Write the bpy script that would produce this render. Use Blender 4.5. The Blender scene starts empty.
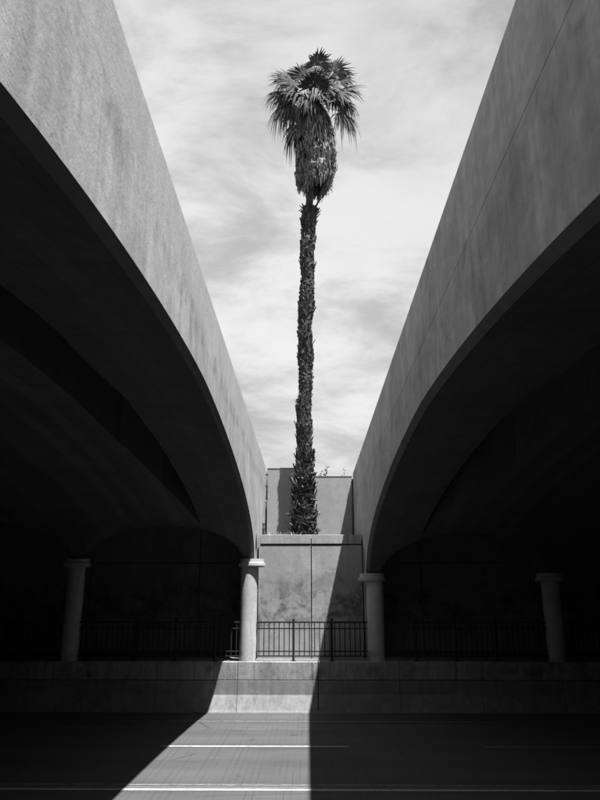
import bpy, bmesh, math, random
from mathutils import Vector, Matrix
random.seed(7)
R = math.radians
S = bpy.context.scene
C = S.collection

# ------------------------------------------------------------------ camera
PITCH = math.atan(201/700.0)
YAW = math.atan(9.5/(700/math.cos(PITCH)))
cam = bpy.data.cameras.new('camera')
cam.sensor_fit = 'VERTICAL'; cam.sensor_height = 36.0; cam.lens = 31.5
cam.clip_start = 0.05; cam.clip_end = 6000
co = bpy.data.objects.new('camera', cam); C.objects.link(co)
co.location = (0, 0, 3.12)
co.rotation_euler = (R(90)+PITCH, 0, YAW)
S.camera = co

# ------------------------------------------------------------------ world and sun
SX, SY = 0.225, 0.27                       # sun stands right of and behind the camera
sdir = Vector((SX, -SY, 1)).normalized()
W = bpy.data.worlds.new('World'); S.world = W; W.use_nodes = True
nt = W.node_tree; N = nt.nodes; L = nt.links
for n in list(N): N.remove(n)
def wn(t, **k):
    n = N.new(t)
    for a, v in k.items(): setattr(n, a, v)
    return n
out = wn('ShaderNodeOutputWorld'); bg = wn('ShaderNodeBackground'); bg.inputs['Strength'].default_value = 0.10
sky = wn('ShaderNodeTexSky', sky_type='NISHITA', sun_disc=False)
sky.sun_elevation = math.asin(sdir.z); sky.sun_rotation = math.atan2(sdir.x, sdir.y)
sky.dust_density = 2.0
TAU, CLDV = 1.5, 2.48
tc = wn('ShaderNodeTexCoord'); sp = wn('ShaderNodeSeparateXYZ'); L.new(tc.outputs['Generated'], sp.inputs[0])
def wm(op, a, b=None, c=None):
    n = wn('ShaderNodeMath', operation=op)
    for i, v in enumerate((a, b, c)):
        if v is None: continue
        if isinstance(v, (int, float)): n.inputs[i].default_value = v
        else: L.new(v, n.inputs[i])
    return n.outputs[0]
den = wm('ADD', wm('MAXIMUM', sp.outputs[2], 0.0), 0.62)
cx = wm('MULTIPLY', wm('DIVIDE', sp.outputs[0], den), -1.0); cy = wm('DIVIDE', sp.outputs[1], den)
cb = wn('ShaderNodeCombineXYZ'); L.new(cx, cb.inputs[0]); L.new(cy, cb.inputs[1]); cb.inputs[2].default_value = 77.7
def wnoise(scale, detail, rough, dist, sx, sy, rot):
    mp = wn('ShaderNodeMapping'); L.new(cb.outputs[0], mp.inputs[0])
    mp.inputs['Scale'].default_value = (sx, sy, 1); mp.inputs['Rotation'].default_value = (0, 0, rot)
    t = wn('ShaderNodeTexNoise'); L.new(mp.outputs[0], t.inputs['Vector'])
    t.inputs['Scale'].default_value = scale; t.inputs['Detail'].default_value = detail
    t.inputs['Roughness'].default_value = rough; t.inputs['Distortion'].default_value = dist
    return t.outputs[0]
n1 = wnoise(1.9, 4, 0.5, 0.5, 0.9, 1.0, 0.5)
n2 = wnoise(4.6, 7, 0.58, 0.3, 0.7, 1.15, -0.35)
n3 = wnoise(13.0, 5, 0.6, 0.5, 0.7, 1.0, -0.2)
cl = wm('ADD', wm('ADD', wm('MULTIPLY', n1, 0.50), wm('MULTIPLY', n2, 0.38)), wm('MULTIPLY', n3, 0.12))
rp = wn('ShaderNodeMapRange'); rp.interpolation_type = 'SMOOTHSTEP'
L.new(cl, rp.inputs[0]); rp.inputs[1].default_value = 0.34; rp.inputs[2].default_value = 0.62
rp.inputs[3].default_value = 0.35; rp.inputs[4].default_value = 1.0
# thin high cloud veil over the clear sky; a slant view passes through more of it
tau = wm('DIVIDE', -1.0, wm('MAXIMUM', sp.outputs[2], 0.30))
veil = wm('SUBTRACT', 1.0, wm('POWER', 2.718, wm('MULTIPLY', tau, wm('MULTIPLY', rp.outputs[0], TAU))))
sepc = wn('ShaderNodeSeparateColor'); L.new(sky.outputs[0], sepc.inputs[0])
n4 = wnoise(4.6, 8, 0.62, 0.35, 0.7, 1.25, 0.35)
r4 = wn('ShaderNodeMapRange'); r4.interpolation_type = 'SMOOTHSTEP'
L.new(n4, r4.inputs[0]); r4.inputs[1].default_value = 0.36; r4.inputs[2].default_value = 0.60; r4.inputs[3].default_value = CLDV*0.70; r4.inputs[4].default_value = CLDV*1.15
thick = r4.outputs[0]      # denser patches of the veil shine brighter
mixv = wm('ADD', wm('MULTIPLY', wm('MULTIPLY', sepc.outputs[0], 0.32), wm('SUBTRACT', 1.0, veil)), wm('MULTIPLY', veil, thick))
L.new(mixv, bg.inputs['Color']); L.new(bg.outputs[0], out.inputs[0])

sl = bpy.data.lights.new('sun', 'SUN'); sl.energy = 5.0; sl.angle = R(0.6); sl.color = (1, 1, 1)
so = bpy.data.objects.new('sun', sl); C.objects.link(so)
so.rotation_euler = sdir.to_track_quat('Z', 'Y').to_euler(); so.location = (6, -8, 30)

S.view_settings.view_transform = 'Standard'; S.view_settings.look = 'None'
S.view_settings.gamma = 1; S.view_settings.exposure = 1.65
S.render.engine = 'CYCLES'
try: S.cycles.max_bounces = 5; S.cycles.diffuse_bounces = 3
except Exception: pass

# ------------------------------------------------------------------ materials (monochrome photograph: all greys)
def newmat(name, rough=0.9):
    m = bpy.data.materials.new(name); m.use_nodes = True
    b = m.node_tree.nodes['Principled BSDF']; b.inputs['Roughness'].default_value = rough
    try: b.inputs['Specular IOR Level'].default_value = 0.25
    except Exception: pass
    return m, m.node_tree, b
class NB:
    def __init__(s, t): s.t = t
    def new(s, ty, **k):
        n = s.t.nodes.new(ty)
        for a, v in k.items(): setattr(n, a, v)
        return n
    def put(s, sock, v):
        if isinstance(v, (int, float)): sock.default_value = v
        elif isinstance(v, tuple): sock.default_value = v
        else: s.t.links.new(v, sock)
    def math(s, op, a, b=None, clamp=False):
        n = s.new('ShaderNodeMath', operation=op); n.use_clamp = clamp
        s.put(n.inputs[0], a)
        if b is not None: s.put(n.inputs[1], b)
        return n.outputs[0]
    def pos(s, scale=(1, 1, 1), rot=(0, 0, 0), off=(0, 0, 0)):
        g = s.new('ShaderNodeNewGeometry'); m = s.new('ShaderNodeMapping')
        s.t.links.new(g.outputs['Position'], m.inputs[0])
        m.inputs['Scale'].default_value = scale; m.inputs['Rotation'].default_value = rot; m.inputs['Location'].default_value = off
        return m.outputs[0]
    def noise(s, vec, scale, detail=4, rough=0.55, dist=0.0):
        n = s.new('ShaderNodeTexNoise'); s.t.links.new(vec, n.inputs['Vector'])
        n.inputs['Scale'].default_value = scale; n.inputs['Detail'].default_value = detail
        n.inputs['Roughness'].default_value = rough; n.inputs['Distortion'].default_value = dist
        return n.outputs[0]
    def ramp(s, v, a, b, c=0.0, d=1.0):
        n = s.new('ShaderNodeMapRange'); s.put(n.inputs[0], v)
        for i, x in enumerate((a, b, c, d)): n.inputs[i+1].default_value = x
        n.interpolation_type = 'SMOOTHSTEP'
        return n.outputs[0]
    def grey(s, v):
        n = s.new('ShaderNodeCombineColor')
        for i in range(3): s.t.links.new(v, n.inputs[i])
        return n.outputs[0]
    def bump(s, b, h, strength, dist):
        n = s.new('ShaderNodeBump'); s.put(n.inputs['Height'], h)
        n.inputs['Strength'].default_value = strength; n.inputs['Distance'].default_value = dist
        s.t.links.new(n.outputs[0], b.inputs['Normal'])

def concrete(name, base, blotch=0.25, streak=0.25, fine=0.25, stain=0.0, stain_z=(0, 1), rot=(0, 0, 0), streak_scale=(2.2, 2.2, 0.16), island=0.0, holes=0.5, drip=0.0, stain_amp=2.2, boards=0.0):
    m, t, b = newmat(name, 0.92); q = NB(t)
    p = q.pos()
    big = q.noise(p, 0.55, 3, 0.6, 0.4)
    mid = q.noise(p, 3.4, 6, 0.62, 0.8)
    st = q.noise(q.pos(streak_scale, rot), 2.4, 4, 0.6, 0.25)
    fi = q.noise(p, 24, 3, 0.65)
    v = q.math('ADD', 1.0, q.math('MULTIPLY', q.math('SUBTRACT', big, 0.5), blotch*1.6))
    v = q.math('MULTIPLY', v, q.math('ADD', 1.0, q.math('MULTIPLY', q.math('SUBTRACT', mid, 0.5), blotch*1.5)))
    v = q.math('MULTIPLY', v, q.math('ADD', 1.0, q.math('MULTIPLY', q.math('SUBTRACT', st, 0.5), streak*1.9)))
    v = q.math('MULTIPLY', v, q.math('ADD', 1.0, q.math('MULTIPLY', q.math('SUBTRACT', fi, 0.5), fine*1.3)))
    # bug holes
    vo = q.new('ShaderNodeTexVoronoi'); q.t.links.new(p, vo.inputs['Vector']); vo.inputs['Scale'].default_value = 4.5
    sel = q.ramp(q.noise(p, 5.0, 2), 0.45, 0.6)
    hole = q.math('MULTIPLY', q.ramp(vo.outputs['Distance'], 0.03, 0.065, 1, 0), sel)
    v = q.math('MULTIPLY', v, q.math('SUBTRACT', 1.0, q.math('MULTIPLY', hole, holes)))
    if boards:
        sb = q.new('ShaderNodeSeparateXYZ'); q.t.links.new(q.pos(), sb.inputs[0])
        for ax, spc, wd in ((0, 0.30, 0.03), (1, 2.44, 0.006)):
            fr = q.math('ABSOLUTE', q.math('SUBTRACT', q.math('FRACT', q.math('MULTIPLY', sb.outputs[ax], 1/spc)), 0.5))
            v = q.math('MULTIPLY', v, q.math('SUBTRACT', 1.0, q.math('MULTIPLY', q.ramp(fr, 0.0, wd, 1, 0), boards)))
        bd = q.new('ShaderNodeTexWhiteNoise', noise_dimensions='1D'); q.put(bd.inputs['W'], q.math('FLOOR', q.math('ADD', q.math('MULTIPLY', sb.outputs[0], 1/0.30), 0.5)))
        v = q.math('MULTIPLY', v, q.math('ADD', 1-boards*.4, q.math('MULTIPLY', bd.outputs[0], boards*.8)))
    if drip:
        dn = q.ramp(q.noise(q.pos((5.5, 5.5, 0.30)), 1.5, 5, 0.65, 0.3), 0.53, 0.72)
        v = q.math('MULTIPLY', v, q.math('SUBTRACT', 1.0, q.math('MULTIPLY', q.math('MULTIPLY', dn, q.ramp(big, 0.35, 0.6)), drip)))
    if stain:
        s = q.new('ShaderNodeSeparateXYZ'); q.t.links.new(q.pos(), s.inputs[0])
        z = q.math('ADD', s.outputs[2], q.math('MULTIPLY', q.math('SUBTRACT', q.noise(p, 1.3, 5, 0.7), 0.5), stain_amp))
        zm = (stain_z[0]+stain_z[1])/2; zh = (stain_z[1]-stain_z[0])/2
        band = q.ramp(q.math('ABSOLUTE', q.math('SUBTRACT', z, zm)), 0.15*zh, 1.1*zh, 1, 0)
        blot = q.ramp(q.noise(p, 2.1, 9, 0.68, 0.5), 0.42, 0.62)
        v = q.math('MULTIPLY', v, q.math('SUBTRACT', 1.0, q.math('MULTIPLY', q.math('MULTIPLY', band, blot), stain)))
    if island:
        g = q.new('ShaderNodeObjectInfo')
        v = q.math('MULTIPLY', v, q.math('ADD', 1-island/2, q.math('MULTIPLY', g.outputs['Random'], island)))
    v = q.math('MULTIPLY', v, base)
    q.t.links.new(q.grey(v), b.inputs['Base Color'])
    q.bump(b, q.noise(p, 16, 3, 0.65), 0.22, 0.02)
    return m

def plain(name, v, rough=0.8, amt=0.3, scale=30, bump=0.0, metallic=0.0):
    m, t, b = newmat(name, rough); q = NB(t)
    n = q.noise(q.pos(), scale, 4, 0.6)
    q.t.links.new(q.grey(q.math('MULTIPLY', v, q.math('ADD', 1-amt/2, q.math('MULTIPLY', n, amt)))), b.inputs['Base Color'])
    b.inputs['Metallic'].default_value = metallic
    if bump: q.bump(b, n, bump, 0.01)
    return m

def island_mat(name, lo, hi, rough=0.75, power=1.0):
    m, t, b = newmat(name, rough); q = NB(t)
    g = q.new('ShaderNodeNewGeometry')
    r = q.math('POWER', g.outputs['Random Per Island'], power)
    n = q.noise(q.pos((1, 1, .3)), 14, 3, 0.6)
    v = q.math('MULTIPLY', q.math('ADD', lo, q.math('MULTIPLY', r, hi-lo)), q.math('ADD', 0.6, q.math('MULTIPLY', n, 0.8)))
    q.t.links.new(q.grey(v), b.inputs['Base Color'])
    return m

M = {}
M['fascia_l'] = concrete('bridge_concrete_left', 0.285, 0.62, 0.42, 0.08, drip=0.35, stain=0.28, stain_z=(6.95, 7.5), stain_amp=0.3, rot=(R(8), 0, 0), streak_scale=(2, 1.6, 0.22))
M['parapet_l'] = concrete('parapet_concrete_left', 0.28, 0.34, 0.14, 0.08)
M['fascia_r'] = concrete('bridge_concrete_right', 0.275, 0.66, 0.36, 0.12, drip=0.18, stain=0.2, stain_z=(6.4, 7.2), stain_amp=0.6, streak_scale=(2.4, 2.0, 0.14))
M['soffit'] = concrete('soffit_concrete', 0.075, 0.5, 0.1, 0.2, boards=0.4)  # bridge concrete toned down: shade of the undersides is put into the colour
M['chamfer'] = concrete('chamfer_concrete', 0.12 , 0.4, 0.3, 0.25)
M['column'] = concrete('column_concrete', 0.335, 0.42, 0.3, 0.25, drip=0.3, stain=0.5, stain_z=(1.2, 1.75), stain_amp=0.7)
M['wall'] = concrete('abutment_concrete', 0.225, 0.42, 0.22, 0.25, stain=0.62, stain_z=(1.9, 4.0), drip=0.2)
M['coping'] = concrete('coping_concrete', 0.235, 0.4, 0.3, 0.25, drip=0.35)
M['upwall'] = concrete('garden_wall_render', 0.225, 0.24, 0.12, 0.16)
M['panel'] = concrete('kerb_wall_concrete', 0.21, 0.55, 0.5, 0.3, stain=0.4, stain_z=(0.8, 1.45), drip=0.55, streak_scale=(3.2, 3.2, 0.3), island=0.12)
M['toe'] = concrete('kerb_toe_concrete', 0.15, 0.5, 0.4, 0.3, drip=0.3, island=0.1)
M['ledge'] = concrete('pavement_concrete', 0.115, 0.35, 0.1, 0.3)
M['earth'] = plain('earth', 0.16, 0.95, 0.6, 6, 0.4)
M['soil'] = plain('dark_soil', 0.10, 0.95, 0.8, 9, 0.6)
M['iron'] = plain('black_iron', 0.012, 0.75, 0.4, 40)
M['pipe'] = plain('dark_pipe', 0.05, 0.5, 0.3, 40)
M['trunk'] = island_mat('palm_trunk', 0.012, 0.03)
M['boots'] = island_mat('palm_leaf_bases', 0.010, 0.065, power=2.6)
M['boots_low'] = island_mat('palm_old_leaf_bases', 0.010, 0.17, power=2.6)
M['frond'] = island_mat('palm_leaf', 0.02, 0.065, 0.8)
M['petiole'] = plain('palm_stalk', 0.20, 0.5, 0.3, 12)
M['skirt'] = island_mat('dead_palm_leaf', 0.06, 0.19, power=1.2)
M['leaf'] = island_mat('shrub_leaf', 0.06, 0.12, 0.6)
M['twig'] = plain('dead_twig', 0.15, 0.9, 0.5, 20)
M['straw'] = island_mat('dry_grass', 0.22, 0.42, 0.8)

def road_mat():
    m, t, b = newmat('road_surface', 0.85); q = NB(t)
    p = q.pos()
    big = q.noise(p, 0.35, 5, 0.6, 0.3)
    mid = q.noise(q.pos((0.35, 1.6, 1)), 1.6, 6, 0.6, 0.3)
    fi = q.noise(p, 42, 4, 0.65)
    s = q.new('ShaderNodeSeparateXYZ'); q.t.links.new(p, s.inputs[0])
    # grooves cut across the lanes, irregularly worn
    wob = q.math('MULTIPLY', q.math('SUBTRACT', q.noise(q.pos((1, 0.5, 1)), 2.0, 2), 0.5), 0.02)
    ph = q.math('FRACT', q.math('MULTIPLY', q.math('ADD', s.outputs[0], wob), 1/0.128))
    gr = q.ramp(q.math('ABSOLUTE', q.math('SUBTRACT', ph, 0.5)), 0.0, 0.13, 1, 0)
    wear = q.ramp(q.noise(q.pos((2.2, 0.14, 1)), 1.9, 5, 0.7), 0.38, 0.66)
    groove = q.math('MULTIPLY', gr, wear)
    v = q.math('ADD', 1.0, q.math('MULTIPLY', q.math('SUBTRACT', big, 0.5), 0.5))
    v = q.math('MULTIPLY', v, q.math('ADD', 1.0, q.math('MULTIPLY', q.math('SUBTRACT', mid, 0.5), 0.5)))
    v = q.math('MULTIPLY', v, q.math('ADD', 1.0, q.math('MULTIPLY', q.math('SUBTRACT', fi, 0.5), 0.7)))
    v = q.math('MULTIPLY', v, q.math('SUBTRACT', 1.0, q.math('MULTIPLY', groove, 0.34)))
    tr = q.math('FRACT', q.math('MULTIPLY', q.math('SUBTRACT', s.outputs[1], 12.85), 1/1.70))
    track = q.math('MULTIPLY', q.ramp(q.math('ABSOLUTE', q.math('SUBTRACT', tr, 0.5)), 0.08, 0.4, 1, 0), q.noise(q.pos((0.15, 0.8, 1)), 1.5, 3))
    v = q.math('MULTIPLY', v, q.math('SUBTRACT', 1.0, q.math('MULTIPLY', track, 0.28)))
    vc = q.new('ShaderNodeTexVoronoi'); vc.feature = 'DISTANCE_TO_EDGE'; q.t.links.new(q.pos((0.22, 0.5, 1)), vc.inputs['Vector']); vc.inputs['Scale'].default_value = 0.9
    crack = q.math('MULTIPLY', q.ramp(vc.outputs['Distance'], 0.002, 0.012, 1, 0), q.ramp(q.noise(p, 0.5, 2), 0.5, 0.6))
    v = q.math('MULTIPLY', v, q.math('SUBTRACT', 1.0, q.math('MULTIPLY', crack, 0.4)))
    blot = q.ramp(q.noise(p, 1.7, 3, 0.5), 0.68, 0.76)
    v = q.math('MULTIPLY', v, q.math('SUBTRACT', 1.0, q.math('MULTIPLY', blot, 0.35)))
    q.t.links.new(q.grey(q.math('MULTIPLY', v, 0.058)), b.inputs['Base Color'])
    q.bump(b, q.math('SUBTRACT', q.math('MULTIPLY', fi, 0.5), groove), 0.35, 0.01)
    return m
M['road'] = road_mat()
def paint_mat():
    m, t, b = newmat('road_paint', 0.7); q = NB(t)
    w = q.ramp(q.noise(q.pos((1.2, 6, 1)), 7, 6, 0.7), 0.36, 0.56, 0.32, 1)
    q.t.links.new(q.grey(q.math('MULTIPLY', w, 0.34)), b.inputs['Base Color'])
    return m
M['paint'] = paint_mat()
def worn_paint():
    m, t, b = newmat('worn_road_paint', 0.7); q = NB(t)
    w = q.ramp(q.noise(q.pos((1.2, 5, 1)), 5, 6, 0.7), 0.40, 0.62, 0.25, 0.85)
    q.t.links.new(q.grey(q.math('MULTIPLY', w, 0.2)), b.inputs['Base Color'])
    return m
M['paint_worn'] = worn_paint()

# ------------------------------------------------------------------ helpers
def mesh(name, verts, faces, smooth=False, recalc=True):
    me = bpy.data.meshes.new(name); me.from_pydata([tuple(v) for v in verts], [], faces)
    if recalc:
        bm = bmesh.new(); bm.from_mesh(me); bmesh.ops.recalc_face_normals(bm, faces=bm.faces); bm.to_mesh(me); bm.free()
    if smooth:
        for p in me.polygons: p.use_smooth = True
    return me
def link(name, me, mat, parent=None, loc=None, rot=None):
    o = bpy.data.objects.new(name, me); C.objects.link(o)
    if mat is not None and len(me.materials) == 0: me.materials.append(M[mat])
    if parent: o.parent = parent
    if loc is not None: o.location = loc
    if rot is not None: o.rotation_euler = rot
    return o
def thing(name, label, cat, loc=(0, 0, 0), group=None):
    o = bpy.data.objects.new(name, None); C.objects.link(o); o.location = loc; o.empty_display_size = 0.3
    o['label'] = label; o['category'] = cat
    if group: o['group'] = group
    return o
def tag(o, label, cat, group=None):
    o['label'] = label; o['category'] = cat
    if group: o['group'] = group
    return o
def struct(o, label, cat):
    o['kind'] = 'structure'; o['label'] = label; o['category'] = cat; return o
BOXF = [(0, 3, 2, 1), (4, 5, 6, 7), (0, 1, 5, 4), (1, 2, 6, 5), (2, 3, 7, 6), (3, 0, 4, 7)]
def boxmesh(name, x0, x1, y0, y1, z0, z1, bev=0.0):
    v = [(x0, y0, z0), (x1, y0, z0), (x1, y1, z0), (x0, y1, z0), (x0, y0, z1), (x1, y0, z1), (x1, y1, z1), (x0, y1, z1)]
    me = mesh(name, v, BOXF)
    if bev:
        bm = bmesh.new(); bm.from_mesh(me)
        bmesh.ops.bevel(bm, geom=list(bm.edges), offset=bev, segments=2, affect='EDGES', profile=0.5)
        bm.to_mesh(me); bm.free()
    return me
def lathe(name, prof, seg=40, smooth=True):
    v, f = [], []
    for r, z in prof:
        for k in range(seg):
            a = 2*math.pi*k/seg; v.append((r*math.cos(a), r*math.sin(a), z))
    n = len(prof)
    for i in range(n-1):
        for k in range(seg):
            k2 = (k+1) % seg; f.append((i*seg+k, i*seg+k2, (i+1)*seg+k2, (i+1)*seg+k))
    f.append(tuple(range(seg-1, -1, -1))); f.append(tuple((n-1)*seg+k for k in range(seg)))
    me = mesh(name, v, f)
    if smooth:
        for p in me.polygons: p.use_smooth = len(p.vertices) == 4
        me.set_sharp_from_angle(angle=R(35)) if hasattr(me, 'set_sharp_from_angle') else None
    return me
def loft(name, sections):
    """closed cross-sections (same number of points) joined one after the other"""
    v, f = [], []; n = len(sections[0])
    for s in sections: v += s
    for i in range(len(sections)-1):
        for k in range(n):
            k2 = (k+1) % n; f.append((i*n+k, i*n+k2, (i+1)*n+k2, (i+1)*n+k))
    f.append(tuple(range(n-1, -1, -1))); f.append(tuple((len(sections)-1)*n+k for k in range(n)))
    return mesh(name, v, f)

# ------------------------------------------------------------------ ground, road, pavement
prof = [(-3000, 7.0), (-8.0, 7.0), (-8.0, -0.06), (28.3, -0.06), (28.3, 7.0), (3000, 7.0)]
gv = [(x, y, z) for x in (-3000, 3000) for (y, z) in prof]; n = len(prof)
g = link('ground', mesh('ground', gv, [(k, k+1, n+k+1, n+k) for k in range(n-1)], recalc=False), 'earth')
struct(g, 'bare earth ground around the sunken road', 'ground')
rd = link('road', boxmesh('road', -220, 220, 0.43, 21.93, -0.04, 0.0), 'road')
struct(rd, 'grooved grey road running across under both bridges', 'road')
def stripe(name, x0, x1, y, w, mat, z=0.004):
    # thin strip of paint with slightly ragged edges
    nseg = max(2, int((x1-x0)/0.25)); nseg = min(nseg, 400); v, f = [], []
    for i in range(nseg+1):
        x = x0+(x1-x0)*i/nseg
        v += [(x, y-w/2+random.uniform(-.006, .006), z), (x, y+w/2+random.uniform(-.006, .006), z)]
    for i in range(nseg): f.append((2*i, 2*i+2, 2*i+3, 2*i+1))
    return link(name, mesh(name, v, f, recalc=False), mat, rd)
stripe('edge_line', -60, 60, 20.52, 0.11, 'paint_worn')
for k in range(0, 7): stripe('lane_dash', -3.35+k*7.2, 0.86+k*7.2, 17.14, 0.12, 'paint' if k == 0 else 'paint_worn')
stripe('road_joint', -60, 60, 13.555, 0.09, 'soil', 0.003)
stripe('centre_line', -60, 60, 13.40, 0.12, 'paint')
stripe('centre_line', -60, 60, 13.72, 0.11, 'paint_worn')

pv = thing('pavement', 'raised concrete pavement behind the kerb wall on the far side of the road', 'pavement', (0, 22.4, 0)); pv['kind'] = 'structure'
def P(o): # parent keeping world coordinates used in the mesh
    o.location = o.location - o.parent.location; return o
P(link('pavement_slab', boxmesh('pavement_slab', -66, 66, 22.52, 27.0, -0.05, 1.372), 'ledge', pv))
PW = 2.4; GAP = 0.009
def prism_x(name, pts, x0, x1, bev=0.0):
    v = [(x0, y, z) for y, z in pts]+[(x1, y, z) for y, z in pts]; k = len(pts)
    f = [tuple(range(k)), tuple(range(2*k-1, k-1, -1))]+[(i, (i+1) % k, k+(i+1) % k, k+i) for i in range(k)]
    me = mesh(name, v, f)
    if bev:
        bm = bmesh.new(); bm.from_mesh(me)
        bmesh.ops.bevel(bm, geom=list(bm.edges), offset=bev, segments=1, affect='EDGES')
        bm.to_mesh(me); bm.free()
    return me
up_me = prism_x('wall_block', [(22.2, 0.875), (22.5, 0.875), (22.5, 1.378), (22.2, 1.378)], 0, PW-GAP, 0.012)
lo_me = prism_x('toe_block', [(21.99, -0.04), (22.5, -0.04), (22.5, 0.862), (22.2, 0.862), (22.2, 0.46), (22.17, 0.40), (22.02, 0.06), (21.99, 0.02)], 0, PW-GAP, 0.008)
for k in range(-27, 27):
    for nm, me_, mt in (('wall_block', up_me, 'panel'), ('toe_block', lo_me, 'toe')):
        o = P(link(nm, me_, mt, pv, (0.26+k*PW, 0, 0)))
        if k == -1: o.scale.x = 0.994
# near side (behind and below the camera)
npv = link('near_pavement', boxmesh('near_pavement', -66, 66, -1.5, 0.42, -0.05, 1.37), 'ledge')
struct(npv, 'raised concrete pavement on the near side of the road', 'pavement')

# ------------------------------------------------------------------ far abutment wall with coping, garden wall above
ab = thing('abutment_wall', 'stained concrete abutment wall with coping and centre joint behind the railing', 'wall', (0, 23.5, 1.37))
WP = [(-1.665, 0.045, 4.885), (0.075, 1.725, 4.885)]
for x0, x1, zt in WP:
    P(link('wall_panel', boxmesh('wall_panel', x0, x1, 23.5, 23.8, 1.0, zt, 0.008), 'wall', ab))
for x0, x1 in ((-1.62, 0.048), (0.072, 1.715)):
    P(link('coping', boxmesh('coping', x0, x1, 23.475, 23.83, 4.93, 5.225, 0.012), 'coping', ab))
P(link('backing', boxmesh('backing', -1.62, 1.71, 23.56, 23.78, 1.0, 5.1), 'soil', ab))
for sgn, start in ((-1, 2.06), (1, 2.10)):      # set back under the bridges
    x = start
    for k, w in enumerate([2.0]+[4.0]*15):
        a, b = sorted((sgn*x, sgn*(x+w-0.025)))
        P(link('wall_panel', boxmesh('wall_panel', a, b, 26.50, 26.85, 1.0, 4.45, 0.008), 'wall', ab))
        P(link('wall_panel', boxmesh('wall_panel', a, b, 26.56, 26.85, 4.48, 6.95, 0.008), 'wall', ab))
        x += w
nab = link('near_abutment_wall', boxmesh('near_abutment_wall', -64, 64, -2.0, -1.5, 0, 5.2), 'wall')
tag(nab, 'plain concrete abutment wall on the near side of the road', 'wall')
gw = thing('garden_wall', 'smooth upper concrete wall behind the palm trunk', 'wall', (0, 27.7, 5.2))
P(link('wall_panel', boxmesh('wall_panel', -1.66, 0.0, 27.60, 27.85, 4.6, 8.19, 0.012), 'upwall', gw))
P(link('wall_panel', boxmesh('wall_panel', 0.012, 1.70, 27.615, 27.85, 4.6, 7.87, 0.012), 'upwall', gw))
P(link('cap', boxmesh('cap', -1.67, 0.004, 27.585, 27.87, 8.192, 8.235, 0.008), 'upwall', gw))
P(link('cap', boxmesh('cap', 0.016, 1.71, 27.60, 27.87, 7.872, 7.905, 0.008), 'upwall', gw))
# planter soil between the two walls
sv, sf = [], []; NXs, NYs = 26, 30
for j in range(NYs+1):
    for i in range(NXs+1):
        x = -1.66+3.38*i/NXs; y = 23.72+3.95*j/NYs
        z = 5.12+0.30*min(1, max(0, (y-24.0)/2.2))+0.10*math.exp(-((x+0.18)**2+(y-26.9)**2)/0.6)+random.uniform(-.02, .02)
        sv.append((x, y, z))
for j in range(NYs):
    for i in range(NXs): a = j*(NXs+1)+i; sf.append((a, a+1, a+NXs+2, a+NXs+1))
s = link('planter_soil', mesh('planter_soil', sv, sf, recalc=False), 'soil'); struct(s, 'dark soil bed between the two walls under the palm', 'soil')

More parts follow.
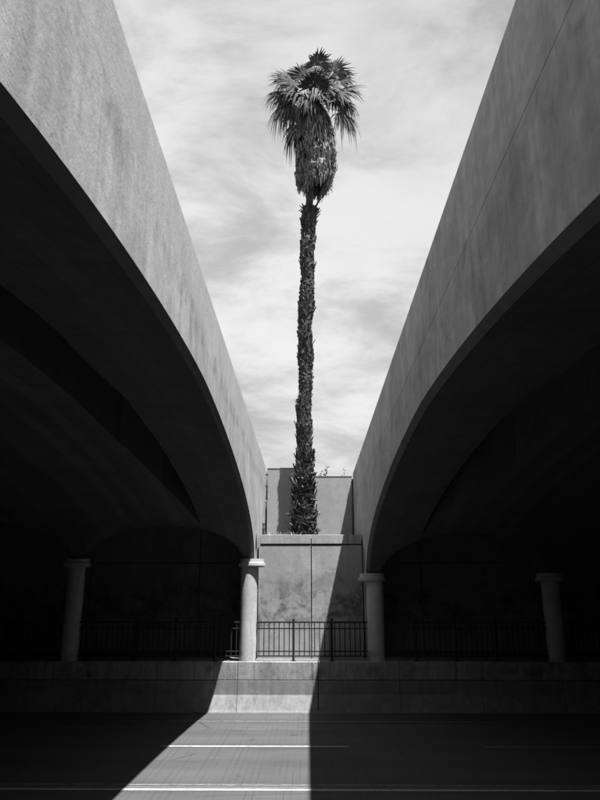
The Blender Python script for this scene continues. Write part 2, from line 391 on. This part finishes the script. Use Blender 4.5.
# ------------------------------------------------------------------ the two bridges
def build_bridge(side):
    left = side < 0
    off = (lambda Y: 1.72) if left else (lambda Y: 1.875-0.0049*Y)
    ztop = (lambda Y: 8.25) if left else (lambda Y: 8.33-0.012*Y)
    zj = (lambda Y: 7.44) if left else (lambda Y: 7.20-0.012*Y)
    zs, za, rise = (4.39, 6.64, 1.06) if left else (3.95, 6.22, 1.12)
    mat = 'fascia_l' if left else 'fascia_r'
    lab = ('sunlit concrete arched bridge on the left, its side wall bright' if left else
           'shaded concrete arched bridge on the right, its side wall dark grey')
    br = thing('arched_bridge', lab, 'bridge', (side*14, 11, 0))
    d0 = 0.16 if left else 0.26; SPC = 5.42
    def a(Y):
        t = min(1.0, abs(Y-11)/11.38)
        return zs+(za-zs)*math.sqrt(max(0, 1-t**1.6))
    def b(d):
        k = math.floor((d-d0)/SPC); dc = d0+SPC*(k+0.5); u = (d-dc)/2.46
        return zs+rise*math.sqrt(max(0, 1-u*u)) if abs(u) < 1 else zs
    X = lambda d, Y: side*(off(Y)+d)
    # Y samples, denser near the springings
    Ys = []
    for i in range(121):
        t = math.cos(math.pi*i/120); Ys.append(11-11.75*t)
    xi = 1.50
    def inner(Y): return xi                                      # inner edge of the outer girder
    def edge(Y):                                                 # near edge of the inner girder: a tapering slot between them
        u = max(0.0, 1-(abs(Y-11)/9.9)**2)
        return xi+0.012+(0.92*u**0.9 if left else 1.22*u**1.2)
    ch = 0.10
    sec = []
    for Y in Ys:
        z0 = a(Y)
        s = [(X(0, Y), Y, zj(Y)), (X(0, Y), Y, z0)]
        for i in range(13):
            d = ch+(inner(Y)-ch)*i/12; s.append((X(d, Y), Y, max(z0-0.08 if z0 > zs+0.1 else z0-0.08*(z0-zs)/0.1, b(d) if i > 1 else 0)))
        s += [(X(inner(Y), Y), Y, zj(Y)-0.006)]
        sec.append(s)
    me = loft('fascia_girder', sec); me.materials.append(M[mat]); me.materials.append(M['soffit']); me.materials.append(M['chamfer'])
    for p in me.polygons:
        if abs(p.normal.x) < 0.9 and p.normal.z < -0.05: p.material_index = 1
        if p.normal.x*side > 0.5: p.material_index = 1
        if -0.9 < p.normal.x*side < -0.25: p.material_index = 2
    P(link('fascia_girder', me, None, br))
    dmax = 60.0; nd = 220; sec = []
    for Y in Ys:
        z0 = a(Y); e = edge(Y); s = [(X(e, Y), Y, zj(Y)-0.008)]
        for i in range(nd+1):
            d = e+(dmax-e)*i/nd; s.append((X(d, Y), Y, max(z0-0.08 if z0 > zs+0.1 else z0-0.08*(z0-zs)/0.1, b(d))))
        s.append((X(dmax, Y), Y, zj(Y)-0.008)); sec.append(s)
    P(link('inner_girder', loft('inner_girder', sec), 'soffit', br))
    # deck slab
    d1 = 0.42
    v = [(X(d, Y), Y, zj(Y)+h) for Y in (-8.2, 28.25) for d, h in ((d1, -0.03), (dmax+0.4, -0.03), (dmax+0.4, 0.16), (d1, 0.16))]
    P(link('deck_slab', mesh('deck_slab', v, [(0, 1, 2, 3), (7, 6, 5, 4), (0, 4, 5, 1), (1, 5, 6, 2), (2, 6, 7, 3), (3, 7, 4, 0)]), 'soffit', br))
    # parapet: upper wall set back a little behind the girder face, foot standing in a groove
    gr = 0.002 if left else 0.009
    for dbase, flip in ((0, 1), (dmax, -1)):
        sec = []
        for i in range(25):
            Y = -8.0+35.57*i/24
            q = [(0.0, ztop(Y)-0.02), (0.0, zj(Y)+gr), (0.06, zj(Y)+gr), (0.06, zj(Y)-0.03), (0.30, zj(Y)-0.03), (0.30, ztop(Y)-0.02), (0.28, ztop(Y)), (0.02, ztop(Y))]
            sec.append([(X(dbase+flip*d, Y), Y, z) for d, z in q])
        P(link('parapet', loft('parapet', sec), 'parapet_l' if left else 'fascia_r', br))
    # wing wall behind the column with the little arch beside it
    for (Ya, Yb, sgn) in ((22.755, 27.57, 1), (-7.9, -0.755, -1)):
        sec = []
        samples = [Ya+(Yb-Ya)*i/60 for i in range(61)]
        if sgn > 0: samples = [22.755+0.0125*i for i in range(59)]+[23.5, 24.5, 26, 27.57]
        for Y in samples:
            zz = 1.2
            if sgn > 0 and Y < 23.485:
                u = (Y-23.12)/0.36
                zz = zs+0.03+0.80*math.sqrt(max(0, 1-u*u))
            sec.append([(X(0.002, Y), Y, zj(Y)-0.001), (X(0.002, Y), Y, zz), (X(0.32, Y), Y, zz), (X(0.32, Y), Y, zj(Y)-0.04)])
        P(link('wing_wall', loft('wing_wall', sec), mat, br))
    # columns with round stepped capitals
    r = 0.262; h0 = 1.36
    sh = lathe('column', [(r*1.0, h0), (r, zs-0.30), (r, zs-0.20)], 48)
    cp = lathe('capital', [(r+0.05, zs-0.25), (0.40, zs-0.235), (0.425, zs-0.215), (0.425, zs-0.13), (0.39, zs-0.122), (0.375, zs-0.11), (0.375, zs-0.004)], 48)
    for vv in cp.vertices: vv.co.y *= 0.78
    for yk in (22.5, -0.5):
        for k in range(11):
            loc = Vector((X(d0+SPC*k, yk), yk, 0))
            c = link('column', sh, 'column', br, loc-br.location)
            kc = link('capital', cp, 'column', c, (-side*0.085 if k == 0 else 0, 0, 0))
    return br
BL = build_bridge(-1)
BR = build_bridge(1)

# ------------------------------------------------------------------ iron railings
post_me = None
def bm_box(bm, x0, x1, y0, y1, z0, z1):
    vs = [bm.verts.new(p) for p in ((x0, y0, z0), (x1, y0, z0), (x1, y1, z0), (x0, y1, z0), (x0, y0, z1), (x1, y0, z1), (x1, y1, z1), (x0, y1, z1))]
    for f in BOXF: bm.faces.new([vs[i] for i in f])
def make_rail_meshes():
    bm = bmesh.new(); bm_box(bm, -.0135, .0135, -.0135, .0135, 0.14, 1.10); pk = bpy.data.meshes.new('picket'); bm.to_mesh(pk); bm.free()
    po = lathe('post', [(0.034, 0.012), (0.034, 1.135), (0.026, 1.145)], 16)
    bp = lathe('base_plate', [(0.095, 0.0), (0.095, 0.018), (0.05, 0.022), (0.045, 0.05)], 20)
    fi = lathe('finial', [(0.02, 1.14), (0.024, 1.15), (0.042, 1.175), (0.044, 1.195), (0.03, 1.22), (0.012, 1.235)], 16)
    return pk, po, bp, fi
PK, PO, BP, FI = make_rail_meshes()
def railing(x0, x1, posts, label):
    cx = (x0+x1)/2
    t = thing('iron_railing', label, 'railing', (cx, 22.42, 1.376), 'iron railings along the far pavement')
    h = (x1-x0)/2
    for name, z0, z1, w in (('top_rail', 1.098, 1.145, .024), ('upper_rail', 0.920, 0.955, .018), ('lower_rail', 0.265, 0.300, .018), ('bottom_rail', 0.130, 0.165, .018)):
        link(name, boxmesh(name, -h, h, -w, w, z0, z1, 0.003), 'iron', t)
    npk = max(1, round((x1-x0)/0.157)); st = (x1-x0)/npk
    for i in range(npk):
        x = -h+st*(i+0.5)
        if any(abs(x+cx-p) < 0.045 for p in posts): continue
        link('picket', PK, 'iron', t, (x, 0, 0))
    for p in posts:
        o = link('post', PO, 'iron', t, (p-cx, 0, 0)); link('base_plate', BP, 'iron', o); link('finial', FI, 'iron', o)
lx = lambda k: -(1.72+0.16+5.42*k)
rx = lambda k: (1.875-0.0049*22.5+0.26+5.42*k)
railing(lx(0)+.262, rx(0)-.262, [-0.49, 0.67], 'black iron railing in front of the sunlit abutment wall between the two front columns')
railing(lx(1)+.262, lx(0)-.262, [lx(0)-1.0, lx(0)-2.2, lx(0)-3.4, lx(1)+.5], 'black iron railing in the dark bay under the left bridge beside the sunlit column')
railing(lx(2)+.262, lx(1)-.262, [lx(1)-.5, lx(1)-2.0, lx(1)-3.5], 'black iron railing at the far left photo edge beyond the dark column')
railing(rx(0)+.262, rx(1)-.262, [rx(0)+1.2, rx(0)+2.4, rx(0)+3.6, rx(1)-.5], 'black iron railing in the dark bay under the right bridge beside the shaded column')
railing(rx(1)+.262, rx(2)-.262, [rx(1)+.5, rx(1)+2.0, rx(1)+3.5], 'black iron railing at the far right photo edge beyond the dark column')

# ------------------------------------------------------------------ conduits in the wall corners
def tube(name, pts, r, mat, parent=None, seg=8):
    v, f = [], []
    for i, p in enumerate(pts):
        p = Vector(p); d = (Vector(pts[min(i+1, len(pts)-1)])-Vector(pts[max(i-1, 0)])).normalized()
        u = d.cross(Vector((0.3, 1, 0.1))).normalized(); w = d.cross(u); rr = r[i] if isinstance(r, (list, tuple)) else r
        for k in range(seg):
            a = 2*math.pi*k/seg; v.append(p+u*rr*math.cos(a)+w*rr*math.sin(a))
    for i in range(len(pts)-1):
        for k in range(seg):
            k2 = (k+1) % seg; f.append((i*seg+k, i*seg+k2, (i+1)*seg+k2, (i+1)*seg+k))
    f.append(tuple(range(seg-1, -1, -1))); f.append(tuple((len(pts)-1)*seg+k for k in range(seg)))
    me = mesh(name, v, f, smooth=True)
    return link(name, me, mat, parent)
def conduit(x, y, z0, z1, lab, sgn):
    t = thing('conduit_pipe', lab, 'pipe', (x, y, z0))
    P(tube('pipe', [(x, y, z0), (x, y, z1)], 0.035, 'pipe', t))
    for z in (z0+0.12, (z0+z1)/2, z1-0.12):
        P(link('clamp', boxmesh('clamp', x-.05, x+.05, y-.045, y+.045, z-.02, z+.02, 0.004), 'pipe', t))
conduit(-1.665, 27.40, 6.9, 8.05, 'thin dark conduit high in the left corner of the upper wall', -1)
conduit(-1.665, 25.8, 5.35, 5.95, 'short dark conduit stub low on the sunlit bridge wing wall', -1)
conduit(1.70, 27.45, 5.4, 7.75, 'thin dark conduit in the shaded right corner of the upper wall', 1)

# ------------------------------------------------------------------ palm tree
PX = [(5.2, -0.18, .47), (5.6, -0.18, .44), (6.85, -0.21, .38), (8.0, -0.19, .33), (9.2, -0.18, .28), (10.85, -0.16, .26), (12.97, -0.13, .27),
      (15.18, -0.09, .28), (17.49, -0.01, .28), (19.3, 0.05, .30), (19.5, 0.05, .30), (19.58, 0.05, .16), (20.1, 0.08, .15), (22.0, 0.25, .22), (24.6, 0.26, .24), (25.2, 0.22, .05)]
def trunk_at(z):
    for (z0, x0, r0), (z1, x1, r1) in zip(PX, PX[1:]):
        if z <= z1:
            k = max(0, (z-z0)/(z1-z0)); x, r = x0+(x1-x0)*k, r0+(r1-r0)*k
            if 8 < z < 19.45:
                x += 0.03*math.sin(z*1.7)+0.015*math.sin(z*3.9+1); r *= 1+0.06*math.sin(z*2.6+.4)+0.06*math.sin(z*6.1)
            return x, r
    return PX[-1][1], PX[-1][2]
PY = 26.88
palm = thing('palm_tree', 'tall fan palm with a shaggy trunk and a skirt of dead leaves', 'palm tree', (-0.18, PY, 5.3))
zs_ = []; z = 5.2
while z < 25.2: zs_.append(z); z += 0.13
zs_ += [19.5, 19.58]; zs_.sort()
v, f = [], []; SEG = 20
for i, z in enumerate(zs_):
    x, r = trunk_at(z)
    wob = 0.0
    for k in range(SEG):
        a = 2*math.pi*k/SEG; rr = r*(1+random.uniform(-.07, .07))
        v.append((x+(wob if z < 19.5 else 0)*0.5+rr*math.cos(a), PY+rr*math.sin(a), z))
for i in range(len(zs_)-1):
    for k in range(SEG):
        k2 = (k+1) % SEG; f.append((i*SEG+k, i*SEG+k2, (i+1)*SEG+k2, (i+1)*SEG+k))
P(link('trunk', mesh('trunk', v, f), 'trunk', palm))
def boot(v, f, base, outd, up, ln, w, th, twist, lean=0.5):
    """a broken leaf base: a curved tapering scale with a forked or snapped end"""
    side = outd.cross(up).normalized(); i0 = len(v)
    side = (side+up*twist).normalized()
    for t, ww, o in ((0, 1.0, 0.0), (0.5, 0.8, 0.35), (1.0, random.uniform(.45, .9), random.uniform(.6, 1.1))):
        c = base+up*ln*t+outd*(ln*lean*o)+side*twist*ln*t*0.8
        v += [c-side*w*ww/2, c+side*w*ww/2, c+outd*th*(1-.5*t)]
    for s in (0, 3):
        a = i0+s
        f += [(a, a+1, a+4, a+3), (a+1, a+2, a+5, a+4), (a+2, a, a+3, a+5)]
    f.append((i0+6, i0+7, i0+8))
v, f = [], []
z = 8.0
while z < 19.45:
    x, r = trunk_at(z); nr = 9
    ph = random.uniform(0, 6.28)
    big = 1.0+0.75*math.sin(z*2.3)*math.sin(z*0.9+.5)
    for k in range(nr):
        a = ph+2*math.pi*k/nr+random.uniform(-.25, .25); od = Vector((math.cos(a), math.sin(a), 0))
        upd = (Vector((0, 0, 1))+od*random.uniform(-.25, .10)).normalized()
        ln = random.uniform(.07, .17)*big*(1.9 if random.random() < .05 else 1)
        boot(v, f, Vector((x, PY, z+random.uniform(-.06, .06)))+od*(r*0.95), od, upd, max(.07, ln), random.uniform(.10, .19), random.uniform(.03, .08), random.uniform(-.7, .7), random.choice((.1, .2, .3, .55)))
    z += 0.085
# ragged collar where the cleaned neck begins
for k in range(40):
    a = random.uniform(0, 6.28); od = Vector((math.cos(a), math.sin(a), 0)); x, r = trunk_at(19.3)
    boot(v, f, Vector((x, PY, random.uniform(19.0, 19.45)))+od*r*.95, od, (Vector((0, 0, 1))+od*random.uniform(.1, .8)).normalized(), random.uniform(.12, .25), .12, .04, random.uniform(-.4, .4))
o = P(link('leaf_bases', mesh('leaf_bases', v, f), 'boots', palm)); o['kind'] = 'stuff'
v, f = [], []
z = 5.3
while z < 8.6:
    x, r = trunk_at(z); nr = 11; ph = random.uniform(0, 6.28)
    sc = 1.0 if z < 7.8 else 0.75
    for k in range(nr):
        a = ph+2*math.pi*k/nr+random.uniform(-.25, .25); od = Vector((math.cos(a), math.sin(a), 0))
        ta = random.uniform(-1.35, 1.35); upd = (Vector((0, 0, math.cos(ta)))+Vector((-od.y, od.x, 0))*math.sin(ta)+od*random.uniform(-.15, .3)).normalized()
        boot(v, f, Vector((x, PY, z+random.uniform(-.08, .08)))+od*(r*0.90), od, upd, random.uniform(.12, .30)*sc, random.uniform(.08, .17), random.uniform(.04, .09), random.choice((-1, 1))*random.uniform(.2, 1.8), random.uniform(.05, .4))
    z += 0.07
o = P(link('old_leaf_bases', mesh('old_leaf_bases', v, f), 'boots_low', palm)); o['kind'] = 'stuff'

# skirt of dead leaves hanging round the trunk
ENV = [(19.9, .22, .58), (20.2, .24, .63), (20.6, .27, .70), (21.4, .30, .80), (22.2, .33, .84), (23.0, .33, .80), (23.7, .31, .68), (24.3, .27, .52), (25.0, .22, .32)]
def env(z):
    if z <= ENV[0][0]: return ENV[0][1], ENV[0][2]
    for (z0, x0, r0), (z1, x1, r1) in zip(ENV, ENV[1:]):
        if z <= z1: k = (z-z0)/(z1-z0); return x0+(x1-x0)*k, r0+(r1-r0)*k
    return ENV[-1][1], ENV[-1][2]
v, f = [], []
for k in range(560):
    zt = random.uniform(20.9, 24.75); ph = random.uniform(0, 2*math.pi); Ln = random.uniform(.5, 1.15)
    depth = random.uniform(.62, 1.0) if random.random() < .8 else random.uniform(.95, 1.16); flare = random.uniform(-.12, .10)
    for s_ in range(7):
        p2 = ph+random.uniform(-.20, .20); L2 = Ln*random.uniform(.6, 1.15); w = random.uniform(.012, .05); i0 = len(v); dp = depth+random.uniform(-.07, .07); dr = random.uniform(-.16, .16)
        kk = random.uniform(-.03, .03); zb = 20.0+random.uniform(0, .42)+(.5 if dp < .7 else 0)
        for j in range(6):
            t = j/5; zz = zt-L2*t
            if zz < zb: zz = zb-0.02*j
            ex, er = env(zz)
            rr = er*dp+flare*t*t+0.035*math.sin(7*t+k)+(0.0 if t > .15 else -.12)
            pp = p2+dr*t+kk*math.sin(9*t); c = Vector((ex+rr*math.cos(pp), PY+rr*math.sin(pp), zz)); sd = Vector((-math.sin(pp), math.cos(pp), 0)); od = Vector((math.cos(pp), math.sin(pp), 0))
            ww = w*(.7, 1.0, 1.0, .8, .5, .08)[j]
            v += [c-sd*ww, c+sd*ww+od*random.uniform(-.035, .035)]
        for j in range(5): a = i0+2*j; f.append((a, a+1, a+3, a+2))
o = P(link('dead_leaf_skirt', mesh('dead_leaf_skirt', v, f, recalc=False), 'skirt', palm)); o['kind'] = 'stuff'

HUB = Vector((0.22, PY, 24.75))
def frond(offv, Rb, droop, nseg=60, thm=96, roll=0.0, pet=1.0):
    offv = Vector(offv); ln = offv.length; d = offv.normalized()
    Rb *= 1.12; has = HUB+d*max(.30, ln-0.50*Rb*pet)
    # stalk, arching
    t0 = HUB+Vector((d.x*.1, d.y*.1, -.25)); mid = t0.lerp(has, .5)+Vector((0, 0, .10*ln))
    pts = [t0, t0.lerp(mid, .55)+Vector((0, 0, .03)), mid, mid.lerp(has, .5)+Vector((0, 0, .02)), has]
    # a hanging leaf turns down at the blade
    bd = (d+Vector((0, 0, -droop*0.55))).normalized()
    s = bd.cross(Vector((0, 0, 1)))
    if s.length < .05: s = Vector((1, 0, 0))
    s.normalize(); nn = s.cross(bd).normalized()
    tgt = Vector((0.25*d.x+random.uniform(-.25, .25), -0.9, 0.35+random.uniform(-.25, .25)))
    if tgt.dot(nn) < 0 and abs(d.y) > .6: tgt.y *= -1
    nn = (tgt-bd*tgt.dot(bd))
    nn.normalize(); s = bd.cross(nn).normalized()
    s = (s*math.cos(roll)+nn*math.sin(roll)).normalized(); nn = s.cross(bd).normalized()
    v, f = [], []; dth = 2*R(thm)/nseg
    for i in range(nseg):
        th = -R(thm)+dth*(i+.5)+random.uniform(-.02, .02)
        di = (bd*math.cos(th)+s*math.sin(th)-nn*0.22*abs(math.sin(th))+nn*random.uniform(-.05, .05)).normalized()
        Ls = Rb*(0.78+0.26*math.cos(th))*random.uniform(.72, 1.12)
        wd = di.cross(nn).normalized(); i0 = len(v)
        dr = droop*random.uniform(.4, 1.9)
        for t, w in ((0.02, .006), (.28, .28*Ls*math.tan(dth/2)*1.15), (.52, .046), (.72, .034), (.88, .019), (1.0, .003)):
            k = max(0, t-.38); drop = dr*Ls*1.5*k*k
            c = has+di*Ls*t*(1-.25*dr*k)+Vector((0, 0, -drop))+wd*random.uniform(-.012, .012)*t*2
            v += [c-wd*w+nn*(.35*w if i % 2 else -.35*w), c+wd*w]
        for j in range(5): a = i0+2*j; f.append((a, a+1, a+3, a+2))
    o = P(link('frond', mesh('frond', v, f, recalc=False), 'frond', palm))
    st = tube('stalk', pts, [.045, .032, .026, .022, .018], 'petiole', o, 6)
    st.location = -palm.location-o.location
    return o
U = 0.0456
def by_px(dx, dv, y):            # offsets seen from below at about 38 degrees
    return (dx*U, y, (dv*U+.616*y)/.788)
FR = [  # dx, dv, y, R, droop, roll
    (5, 46, -.6, .80, .7, 0), (24, 40, -.3, .95, .7, .3), (-27, 32, -.2, 1.05, .9, -.2), (-33, 4, -.3, 1.15, 1.2, -.2),
    (2, 27, -1.1, .92, .7, .1), (35, 20, -.3, 1.25, .8, .25), (37, -9, -.2, 1.0, 1.3, .1), (-20, -26, .3, .95, 1.5, 0),
    (-16, 16, -.9, 1.0, .8, -.3), (16, 18, -1.0, 1.0, .7, .3), (-12, 26, .6, 1.0, .6, 0), (17, 28, .7, 1.0, .6, .2),
    (-28, 16, .6, 1.05, .9, -.2), (29, 8, .8, 1.0, .9, .2), (-22, -4, -.7, .95, 1.2, -.2), (8, 34, .5, .9, .6, 0),
    (-24, 6, .7, 1.0, 1.0, .1), (14, 0, 1.2, 1.0, 1.0, 0), (-6, 4, 1.3, 1.0, .9, 0), (-10, 36, -.2, .85, .7, -.3),
    (26, 14, .3, 1.0, .8, .4), (-34, 16, -.2, .95, 1.1, .2), (30, 30, -.2, .85, .8, .3), (36, 6, .1, .95, 1.1, .2),
    (-22, 26, -.5, .9, .8, -.2), (8, 12, -1.3, .8, .9, .3), (13, 38, .1, .9, .6, .1), (2, 20, .5, 1.0, .7, .2), (-7, 15, .9, 1.0, .7, -.2), (9, 17, .9, 1.0, .7, .1), (1, 36, .3, .9, .7, 0), (0, 12, -.9, .8, 1.1, .2), (-6, 8, -1.3, .75, 1.1, -.1), (-18, 34, .2, .9, .7, -.2)]
for dx, dv, y, Rb, dr, ro in FR:
    frond(by_px(dx*1.1, dv, y), Rb, dr*(.5 if dv > 18 else .8 if dv > 5 else 1.0), roll=ro)

# ------------------------------------------------------------------ small plants and litter
def sprig(name, base, h, nst, spread, leafsize, label, group=None):
    t = thing(name, label, 'shrub', base, group)
    bx, by, bz = base
    lv, lf = [], []
    for s in range(nst):
        a = random.uniform(0, 6.28); tip = Vector((bx+spread*math.cos(a)*random.uniform(.3, 1), by+spread*.6*math.sin(a), bz+h*random.uniform(.75, 1)))
        b0 = Vector(base); pts = [b0.lerp(tip, k/4)+Vector((0, 0, .12*math.sin(math.pi*k/4))) for k in range(5)]
        P(tube('stem', pts, [.012, .01, .008, .006, .004], 'leaf', t, 5))
        for k in range(16):
            p = b0.lerp(tip, random.uniform(.5, 1.02))+Vector((0, 0, .06)); d = Vector((random.uniform(-1, 1), random.uniform(-1, 1), random.uniform(-.4, .9))).normalized()
            u = d.cross(Vector((.2, .1, 1))).normalized(); i0 = len(lv)
            lv += [p, p+d*leafsize*.5+u*leafsize*.22, p+d*leafsize, p+d*leafsize*.5-u*leafsize*.22]; lf.append((i0, i0+1, i0+2, i0+3))
    o = P(link('foliage', mesh('foliage', lv, lf, recalc=False), 'leaf', t)); o['kind'] = 'stuff'
sprig('shrub', (0.56, 28.6, 7.0), 1.48, 7, .26, .13, 'small leafy shrub tip over the wall close to the palm trunk')
sprig('shrub', (1.44, 28.6, 7.0), 1.28, 5, .14, .11, 'tiny leafy shrub tip over the wall near the right bridge')
v, f = [], []
for k in range(420):
    x = -1.62+1.1*random.random()**1.6 if random.random() < .8 else random.uniform(-1.6, 1.6); y = random.uniform(23.95, 26.9) if x > -.5 else random.uniform(25.2, 27.3)
    z = 5.12+0.30*min(1, max(0, (y-24.0)/2.2)); a = random.uniform(0, 6.28); h = random.uniform(.03, .10)+(.14 if random.random() < .08 else 0); i0 = len(v); w = .012
    v += [(x-w, y, z-.02), (x+w, y, z-.02), (x+math.cos(a)*h*.8, y+math.sin(a)*h*.6, z+h)]; f.append((i0, i0+1, i0+2))
o = link('dry_grass', mesh('dry_grass', v, f, recalc=False), 'straw'); o['kind'] = 'stuff'; o['label'] = 'pale dry grass and litter at the foot of the palm'; o['category'] = 'grass'
# low drift of dirt in the gutter at the centre joint
v, f = [], []; NG = 700
for i in range(NG+1):
    x = -35+70*i/NG
    w = 0.05+0.035*math.sin(x*2.1)*math.sin(x*0.63+1)+random.uniform(0, .03)
    u = (x-0.62)/0.75; h = 0.008
    if abs(u) < 1: w += 0.16*(1-u*u); h += 0.06*(1-u*u)*random.uniform(.6, 1.1)
    v += [(x, 22.005, 0.012+h), (x, 21.985-w*.5, 0.006+h*.7), (x, 21.965-w, 0.003)]
for i in range(NG):
    a = 3*i; f += [(a, a+3, a+4, a+1), (a+1, a+4, a+5, a+2)]
o = link('gutter_dirt', mesh('gutter_dirt', v, f, recalc=False), 'soil'); o['kind'] = 'stuff'; o['label'] = 'dark line of dirt in the gutter along the foot of the kerb wall'; o['category'] = 'dirt'
